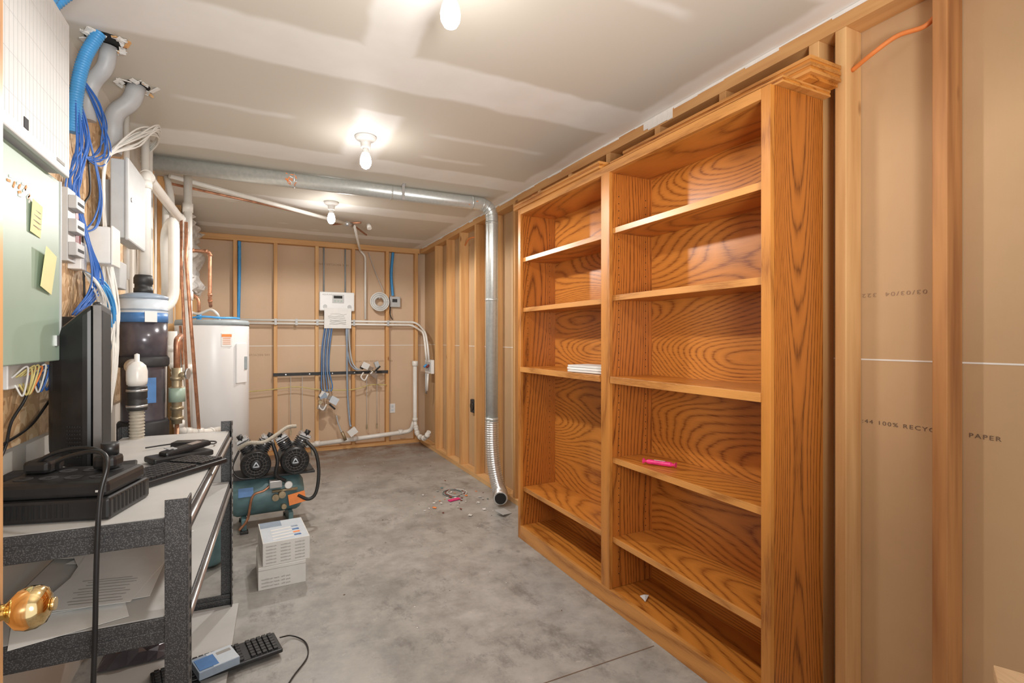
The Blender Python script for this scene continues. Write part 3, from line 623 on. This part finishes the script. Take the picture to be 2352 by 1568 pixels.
# ------------------------------------------------------------ workbench shelving
g=G('metal_shelving_unit',(-.168,1.52,0),-1.7)
W=.44; D=1.33
def beam_x(nm,y,z,x0=-W,x1=0,s=1):
    box(g,nm+'_upper',x0,x1,y-.004*s,y+.004*s,z-.022,z,'ham',.002); box(g,nm+'_step',x0,x1,min(y,y+.010*s),max(y,y+.010*s),z-.034,z-.020,'ham',.002); box(g,nm+'_lower',x0,x1,y-.002*s,y+.004*s,z-.064,z-.032,'ham',.002)
def beam_y(nm,x,z,y0=0,y1=D):
    box(g,nm+'_upper',x-.004,x+.004,y0,y1,z-.022,z,'ham',.002); box(g,nm+'_lower',x-.003,x+.004,y0,y1,z-.064,z-.022,'ham',.002)
    cyl(g,nm+'_roll',(x+.004,y0,z-.03),(x+.004,y1,z-.03),.008,'steel',seg=12)
for nm,x,sx_,y,sy in(('near_right',0,-1,0,1),('near_left',-W,1,0,1),('far_right',0,-1,D,-1),('far_left',-W,1,D,-1)):
    x2=x+sx_*.047; y2=y+sy*.047
    box(g,'post_%s_a'%nm,min(x,x2),max(x,x2),min(y,y-sy*.004),max(y,y-sy*.004),0,.905,'ham',.001)
    box(g,'post_%s_b'%nm,min(x,x-sx_*.004),max(x,x-sx_*.004),min(y-sy*.004,y2),max(y-sy*.004,y2),0,.905,'ham',.001)
    for k in range(24):
        z=.04+k*.036
        xs=x-sx_*.0045; box(g,'slot_%s_%d'%(nm,k),xs-.0006,xs+.0006,min(y+sy*.018,y+sy*.028),max(y+sy*.018,y+sy*.028),z,z+.018,'board' if 'far' in nm else 'dark')
for z in(.858,.612):
    beam_x('beam_near_%d'%(z*100),.006,z,-W+.002,-.006); beam_x('beam_far_%d'%(z*100),D-.006,z,-W+.002,-.006,-1)
    beam_y('beam_right_%d'%(z*100),-.008,z,.01,D-.01); beam_y('beam_left_%d'%(z*100),-W+.008,z,.01,D-.01)
    box(g,'board_%d'%(z*100),-W+.008,-.010,.012,D-.014,z-.012,z+.001,'board')
beam_x('beam_low_far',D-.006,.065,-W+.002,-.006,-1)
box(g,'board_low',-W+.008,.03,.25,D-.02,.004,.018,'board')
g=G('loose_papers',(-.4,1.75,.6145))
for i in range(9):
    obox(g,'sheet_%d'%i,(random.uniform(-.06,.06),random.uniform(-.12,.55),.0012+.0016*i),(.216,.279,.0006),(0,0,random.uniform(-35,35)),'paper')
top=.0012+.0016*9
for i in range(9): obox(g,'print_%d'%i,(.02+random.uniform(-.01,.01),-.10+.018*i,top),(.12,.003,.0004),(0,0,-12),'greyink')
# ------------------------------------------------------------ items on the bench
BZ=.8600
g=G('battery_backup_unit',(-.335,1.565,BZ),-15)
box(g,'base',-.27,0,0,.20,.0,.055,'black',.008); box(g,'upper',-.262,-.008,.006,.194,.055,.095,'black',.012)
for i in range(14): box(g,'vent_front_%d'%i,-.25+i*.012,-.244+i*.012,-.0008,.001,.012,.045,'dark')
for i in range(9): box(g,'vent_side_%d'%i,-.001,.0008,.02+i*.018,.029+i*.018,.012,.05,'dark')
for i in range(4):
    for j in range(2):
        cyl(g,'outlet_%d_%d'%(i,j),(-.22+i*.055,.06+j*.075,.095),(-.22+i*.055,.06+j*.075,.0965),.019,'blackm'); box(g,'pin_%d_%d'%(i,j),-.226+i*.055,-.214+i*.055,.058+j*.075,.062+j*.075,.0965,.0972,'dark')
box(g,'plug_big',-.10,-.045,.11,.165,.0965,.135,'black',.012); box(g,'plug_b',-.25,-.19,.10,.17,.0965,.13,'black',.01); cyl(g,'plug_c',(-.07,.14,.135),(-.07,.14,.165),.02,'black')
box(g,'status_light',-.03,-.015,-.001,.0,.07,.075,'white')
g=G('black_extension_lead')
cable(g,'cord',[(-.46,1.66,BZ+.12),(-.44,1.60,BZ+.15),(-.39,1.56,BZ+.17),(-.345,1.53,BZ+.175),(-.325,1.50,BZ+.15),(-.335,1.485,BZ+.08),(-.34,1.48,BZ-.05),(-.345,1.485,.6),(-.35,1.48,.35),(-.34,1.47,.15),(-.35,1.44,.02)],.0055,'black')
cable(g,'cord_b',[(-.55,1.75,BZ+.09),(-.50,1.72,BZ+.14),(-.43,1.70,BZ+.16),(-.37,1.66,BZ+.15),(-.36,1.64,BZ+.10)],.005,'black')
g=G('computer_monitor',(-.425,1.90,BZ),9)
box(g,'bezel',-.022,.0,0,.42,.045,.555,'black',.008)
box(g,'edge_trim',-.020,.0005,-.003,-.0002,.055,.545,'bez',.001)
vs=[];prof=[(-.022,.05,.55,0.004),(-.045,.055,.53,.01),(-.095,.07,.48,.04),(-.125,.10,.41,.07),(-.13,.14,.34,.10)]
for (x,z0,z1,iy) in prof: vs+= [(x,iy,z0),(x,iy,z1),(x,.38-iy,z1),(x,.38-iy,z0)]
fs=[]
for i in range(4):
    for k in range(4): a=i*4+k;b_=i*4+(k+1)%4; fs.append((a,b_,b_+4,a+4))
fs+= [(0,3,2,1),(16,17,18,19)]
mk(g,'rear_shell',vs,fs,'black',bev=.012)
for i in range(6):
    for j in range(9): cyl(g,'grille_%d_%d'%(i,j),(-.05-.006*i,.008+.004*i,.10+.011*j),(-.0505-.006*i,.004+.004*i,.10+.011*j),.0018,'dark',seg=6)
box(g,'neck',-.075,-.035,.17,.25,.01,.10,'black',.006); box(g,'foot',-.12,.08,.05,.33,.0015,.014,'black',.006)
box(g,'screen_glass',-.0002,.001,.02,.40,.08,.53,'dark')
def keyboard(name,loc,rz,l=.44,w=.15):
    g=G(name,loc,rz)
    box(g,'chassis',-l/2,l/2,-w/2,w/2,0,.016,'black',.004)
    box(g,'deck',-l/2+.006,l/2-.006,-w/2+.006,w/2-.006,.016,.0175,'blackm')
    for r in range(6):
        for c in range(20):
            if c==14: continue
            x=-l/2+.012+c*(l-.024)/20; y=-w/2+.010+r*.0225
            box(g,'key_%d_%d'%(r,c),x,x+.0165,y,y+.0175,.0175,.025,'black',.0015)
keyboard('computer_keyboard',(-.29,1.98,BZ+.003),52,.40,.15)
g=G('cordless_phone',(-.27,2.24,BZ+.002),30)
obox(g,'cradle',(0,0,.012),(.20,.09,.022),(0,0,0),'black',.006); obox(g,'handset',(.02,.0,.035),(.17,.05,.022),(0,-6,8),'black',.008); obox(g,'screen',(.05,.0,.05),(.04,.03,.002),(0,-6,8),'steel')
for i in range(3):
    for j in range(4): obox(g,'key_%d_%d'%(i,j),(-.04+.018*j,-.014+.014*i,.045-.002*j),(.011,.009,.003),(0,-6,8),'greyp')
g=G('power_adapter',(-.27,2.44,BZ+.002),-15); box(g,'brick',-.05,.05,-.03,.03,0,.03,'black',.006); cable(g,'lead',[(.05,0,.015),(.09,.03,.01),(.07,.09,.008),(-.02,.1,.008),(-.1,.05,.008),(-.15,0,.008)],.003,'black',6)
g=G('power_brick',(-.58,1.83,BZ+.002)); box(g,'adapter',-.04,.03,-.035,.03,0,.085,'blackm',.015)
# ------------------------------------------------------------ floor items near bench
keyboard('computer_keyboard',(-.15,2.33,.0185),12)
keyboard('computer_keyboard',(-.36,2.12,.0185),8,.34)
g=G('product_package',(-.16,2.28,.0445),20)
box(g,'carton',-.07,.07,-.06,.05,0,.030,'slate',.002); box(g,'white_panel',-.02,.068,-.058,.048,.030,.031,'labelw'); box(g,'dark_panel',-.065,.0,-.05,.03,.031,.032,'labelb'); box(g,'print',.01,.06,.01,.03,.031,.0315,'greyink')
g=G('keyboard_cable'); cable(g,'cord',[(.072,2.40,.03),(.12,2.43,.01),(.17,2.36,.006),(.17,2.25,.006),(.11,2.14,.006),(.06,2.03,.006),(.02,1.9,.006)],.003,'black',6)
g=G('cable_pile')
for i in range(12):
    P=[(-.52+random.uniform(0,.28),1.7+random.uniform(-.05,.28),.022+random.uniform(.0,.05)) for _ in range(6)]
    cable(g,'wire_%d'%i,P,.004,random.choice(['black','black','yellowc','cable_w','greyp','green']),6)
g=G('plastic_bag_clutter',(-.44,2.46,.02))
vs,fs=[],[];n=9
for i in range(n):
    for j in range(n): vs.append((-.13+.26*i/8,-.0+.22*j/8,.002+random.uniform(0,.06)*(1 if 0<i<8 and 0<j<8 else .1)))
for i in range(n-1):
    for j in range(n-1): a=i*n+j; fs.append((a,a+n,a+n+1,a+1))
mk(g,'film',vs,fs,'smoke')
# cartons
g=G('carton_box',(.105,3.13,0),2); box(g,'carton',-.125,.105,-.17,.16,.0,.118,'card',.002)
box(g,'tape_edge',-.125,.105,-.1705,-.17,.10,.102,'greyink')
for i in range(3): text(g,'print_%d'%i,'toothbrush heads  refill pack',(-.11,-.1712,.05-.018*i),(90,0,0),.012,'greyink')
g=G('carton_box',(.11,3.135,.119),4); box(g,'carton',-.115,.115,-.17,.16,.0,.122,'card',.002)
for r in range(6):
    for c in range(3): text(g,'print_%d_%d'%(r,c),'toothbrush',(-.10+.07*c,-.1712,.098-.017*r),(90,0,0),.011,'greyink')
box(g,'top_print',-.11,.11,-.165,.155,.122,.1228,'labelw'); box(g,'top_blue',-.11,.0,.06,.155,.1228,.1232,'slate')
for i,(y,mt) in enumerate(((-.13,'labelb'),(-.085,'orange'),(-.04,'labelb'),(.01,'slate'))):
    obox(g,'pic_%d'%i,(0,y,.1236),(.13,.018,.0008),(0,0,8),'white'); obox(g,'pic_tip_%d'%i,(.06,y+.01,.1240),(.035,.020,.0008),(0,0,8),mt)
# ------------------------------------------------------------ compressor
g=G('air_compressor',(.06,4.02,0),3)
def tank(nm,x0,x1,y,z,r):
    lathe(g,nm,(0,y,z),[(.02,x0-.0),(r*.6,x0+.01),(r*.9,x0+.035),(r,x0+.06),(r,x1-.06),(r*.9,x1-.035),(r*.6,x1-.01),(.02,x1)],'teal','X',40)
tank('tank',-.27,.22,0,.215,.135)
for x in(-.17,.12):
    box(g,'foot_%d'%int(x*100+50),x-.015,x+.015,-.14,.14,0,.095,'teal',.004); box(g,'pad_%d'%int(x*100+50),x-.025,x+.025,-.16,-.11,0,.02,'rubber',.004); box(g,'padb_%d'%int(x*100+50),x-.025,x+.025,.11,.16,0,.02,'rubber',.004)
box(g,'deck',-.25,.28,-.12,.14,.35,.365,'blackm',.003)
for k,x in enumerate((-.10,.145)):
    z=.455
    cyl(g,'motor_%d'%k,(x,-.08,z),(x,.14,z),.082,'blackm',seg=32)
    for j in range(7): cyl(g,'motor_fin_%d_%d'%(k,j),(x,-.06+j*.03,z),(x,-.052+j*.03,z),.09,'greyink',seg=32)
    lathe(g,'fan_shroud_%d'%k,(x,0,z),[(.088,-.08),(.094,-.095),(.094,-.155),(.085,-.168),(.082,-.168),(.082,-.16)],'black','Y',32)
    cyl(g,'fan_cavity_%d'%k,(x,-.158,z),(x,-.161,z),.082,'dark')
    for j in range(16):
        a=j*math.pi/8; cyl(g,'grill_%d_%d'%(k,j),(x+.028*math.cos(a),-.166,z+.028*math.sin(a)),(x+.082*math.cos(a+.3),-.166,z+.082*math.sin(a+.3)),.0015,'bez',seg=6)
    for j,r in enumerate((.045,.063)):
        P=[(x+r*math.cos(a*math.pi/8),-.167,z+r*math.sin(a*math.pi/8)) for a in range(17)]; cable(g,'grill_ring_%d_%d'%(k,j),P,.0016,'bez',6,3)
    lathe(g,'badge_%d'%k,(x,0,z),[(.036,-.165),(.036,-.171),(.027,-.173)],'black','Y')
    for j in range(3):
        a0=math.pi/2+j*2*math.pi/3; a1=a0+2*math.pi/3; cyl(g,'badge_mark_%d_%d'%(k,j),(x+.021*math.cos(a0),-.1745,z+.021*math.sin(a0)),(x+.021*math.cos(a1),-.1745,z+.021*math.sin(a1)),.004,'labelw',seg=6)
    for h in(-1,1):
        a=math.radians(28*h)
        for j in range(7):
            c=Vector((x+math.sin(a)*(.085+j*.014),-.02,z+math.cos(a)*(.085+j*.014)))
            obox(g,'cyl_fin_%d_%d_%d'%(k,h,j),c,(.085,.10,.006),(0,math.degrees(a),0),'blackm' if j<5 else 'steel',.001)
        c0=Vector((x+math.sin(a)*.07,-.02,z+math.cos(a)*.07)); c1=Vector((x+math.sin(a)*.175,-.02,z+math.cos(a)*.175)); cyl(g,'cyl_core_%d_%d'%(k,h),c0,c1,.034,'steel')
        obox(g,'head_%d_%d'%(k,h),c1,(.078,.095,.022),(0,math.degrees(a),0),'steel',.005)
        cyl(g,'intake_%d_%d'%(k,h),c1+Vector((0,-.03,0)),c1+Vector((math.sin(a)*.04,-.03,math.cos(a)*.04)),.018,'black')
ribbed(g,'tan_hose',[(-.20,-.08,.56),(-.14,-.12,.60),(-.05,-.13,.60),(.03,-.11,.64),(.10,-.08,.68),(.16,-.05,.68)],.013,'tan',.01,.05,14)
ribbed(g,'tan_hose_b',[(.20,-.05,.55),(.26,-.05,.54),(.28,-.05,.46)],.013,'tan',.01,.05,14)
cable(g,'black_hose',[(.22,-.12,.58),(.28,-.15,.50),(.30,-.16,.36),(.28,-.17,.22),(.23,-.17,.18),(.16,-.17,.22)],.012,'rubber',10)
cable(g,'cord_a',[(.0,-.17,.60),(.03,-.19,.48),(.02,-.19,.38),(.08,-.18,.33)],.012,'black',8)
cable(g,'cord_b',[(-.2,-.1,.55),(-.24,-.14,.45),(-.2,-.16,.38),(-.1,-.17,.37)],.007,'black',8)
cable(g,'copper_tube',[(.02,-.15,.33),(-.05,-.17,.28),(-.12,-.17,.25),(-.15,-.16,.10),(-.2,-.15,.03)],.008,'copper',8)
cyl(g,'regulator',(.06,-.14,.24),(.06,-.2,.24),.022,'brassd'); cyl(g,'gauge',(.10,-.16,.30),(.10,-.185,.30),.026,'steel'); cyl(g,'gauge_face',(.10,-.186,.30),(.10,-.187,.30),.022,'paper')
cyl(g,'gauge2',(.02,-.15,.22),(.02,-.175,.22),.022,'brassd'); pipe(g,'manifold',[(.0,-.15,.26),(.16,-.15,.26)],.01,'brassd'); cyl(g,'valve_knob',(.07,-.17,.16),(.07,-.21,.16),.016,'brassd')
obox(g,'switch_box',(.02,-.16,.315),(.08,.06,.05),(0,0,0),'steel',.004); obox(g,'orange_tag',(.155,-.175,.20),(.11,.003,.075),(0,-8,5),'orange')
obox(g,'spec_label',(-.16,-.128,.27),(.09,.003,.06),(-25,0,0),'labelb')
g=G('compressed_air_tank',(-.28,3.42,0))
lathe(g,'shell',(0,0,0),[(.03,.0),(.08,.02),(.11,.06),(.11,.26),(.08,.31),(.02,.33)],'teal',seg=32); cyl(g,'valve',(0,0,.32),(0,0,.38),.012,'brassd')
# ------------------------------------------------------------ debris
g=G('floor_debris')
for i in range(46):
    x=random.gauss(1.42,.14); y=random.gauss(3.95,.22)
    if x>1.72: x=1.6
    if y<3.05+.1: y=3.4
    s=random.uniform(.006,.03); obox(g,'scrap_%d'%i,(x,y,.004+random.uniform(0,.004)),(s,s*random.uniform(.4,1),.003),(random.uniform(-8,8),random.uniform(-8,8),random.uniform(0,180)),random.choice(['mud','mud','card','greyp','orange','teal','red']))
obox(g,'pink_piece',(1.40,3.92,.008),(.10,.035,.008),(0,0,15),'pink'); obox(g,'white_piece',(1.62,3.45,.02),(.12,.08,.004),(15,10,30),'greyp')
for i in range(3):
    P=[(1.45+.08*math.cos(a*.8+i)+.02*i,4.1+.1*math.sin(a*.8+i),.006) for a in range(8)]; cable(g,'twine_%d'%i,P,.003,['teal','red','cable_w'][i],6)
for i in range(90):
    x=random.uniform(.3,1.7); y=random.uniform(2.0,6.1)
    if x>1.3 and y<3.2: continue
    s=random.uniform(.003,.010); obox(g,'crumb_%d'%i,(x,y,.002),(s,s*.6,.002),(0,0,random.uniform(0,180)),random.choice(['mud','ink','card']))
# ------------------------------------------------------------ door
g=G('door_1')
box(g,'slab',-.387,-.352,.25,1.040,.01,2.04,'doorw',.002)
KZ=.915; KY=.975
lathe(g,'rosette',(-.352,KY,KZ),[(.033,0),(.033,.004),(.026,.010),(.013,.012)],'brass','X')
lathe(g,'knob',(-.352,KY,KZ),[(.012,.008),(.011,.024),(.018,.030),(.027,.038),(.0305,.050),(.0295,.060),(.024,.070),(.014,.0745),(.004,.075),(.001,.075)],'brass','X',40)
cyl(g,'knob_button',(-.277,KY,KZ),(-.272,KY,KZ),.009,'brass')
box(g,'hinge_knuckle',-.36,-.345,.24,.25,1.7,1.8,'brass')
g=G('wooden_side_table',(1.124,.426,0),-19)
obox(g,'top',(0,-.20,.738),(.28,.28,.022),(0,0,45),'plytop',.002)
for i,(x,y) in enumerate(((0,-.04),(0,-.36),(-.16,-.2),(.16,-.2))): obox(g,'leg_%d'%i,(x,y,.3635),(.03,.03,.727),(0,0,45),'pine_z')
# ------------------------------------------------------------ world
w=bpy.data.worlds.new('world'); S.world=w; w.use_nodes=True
bg=w.node_tree.nodes['Background']; bg.inputs[0].default_value=(1,.985,.965,1); bg.inputs[1].default_value=1.05
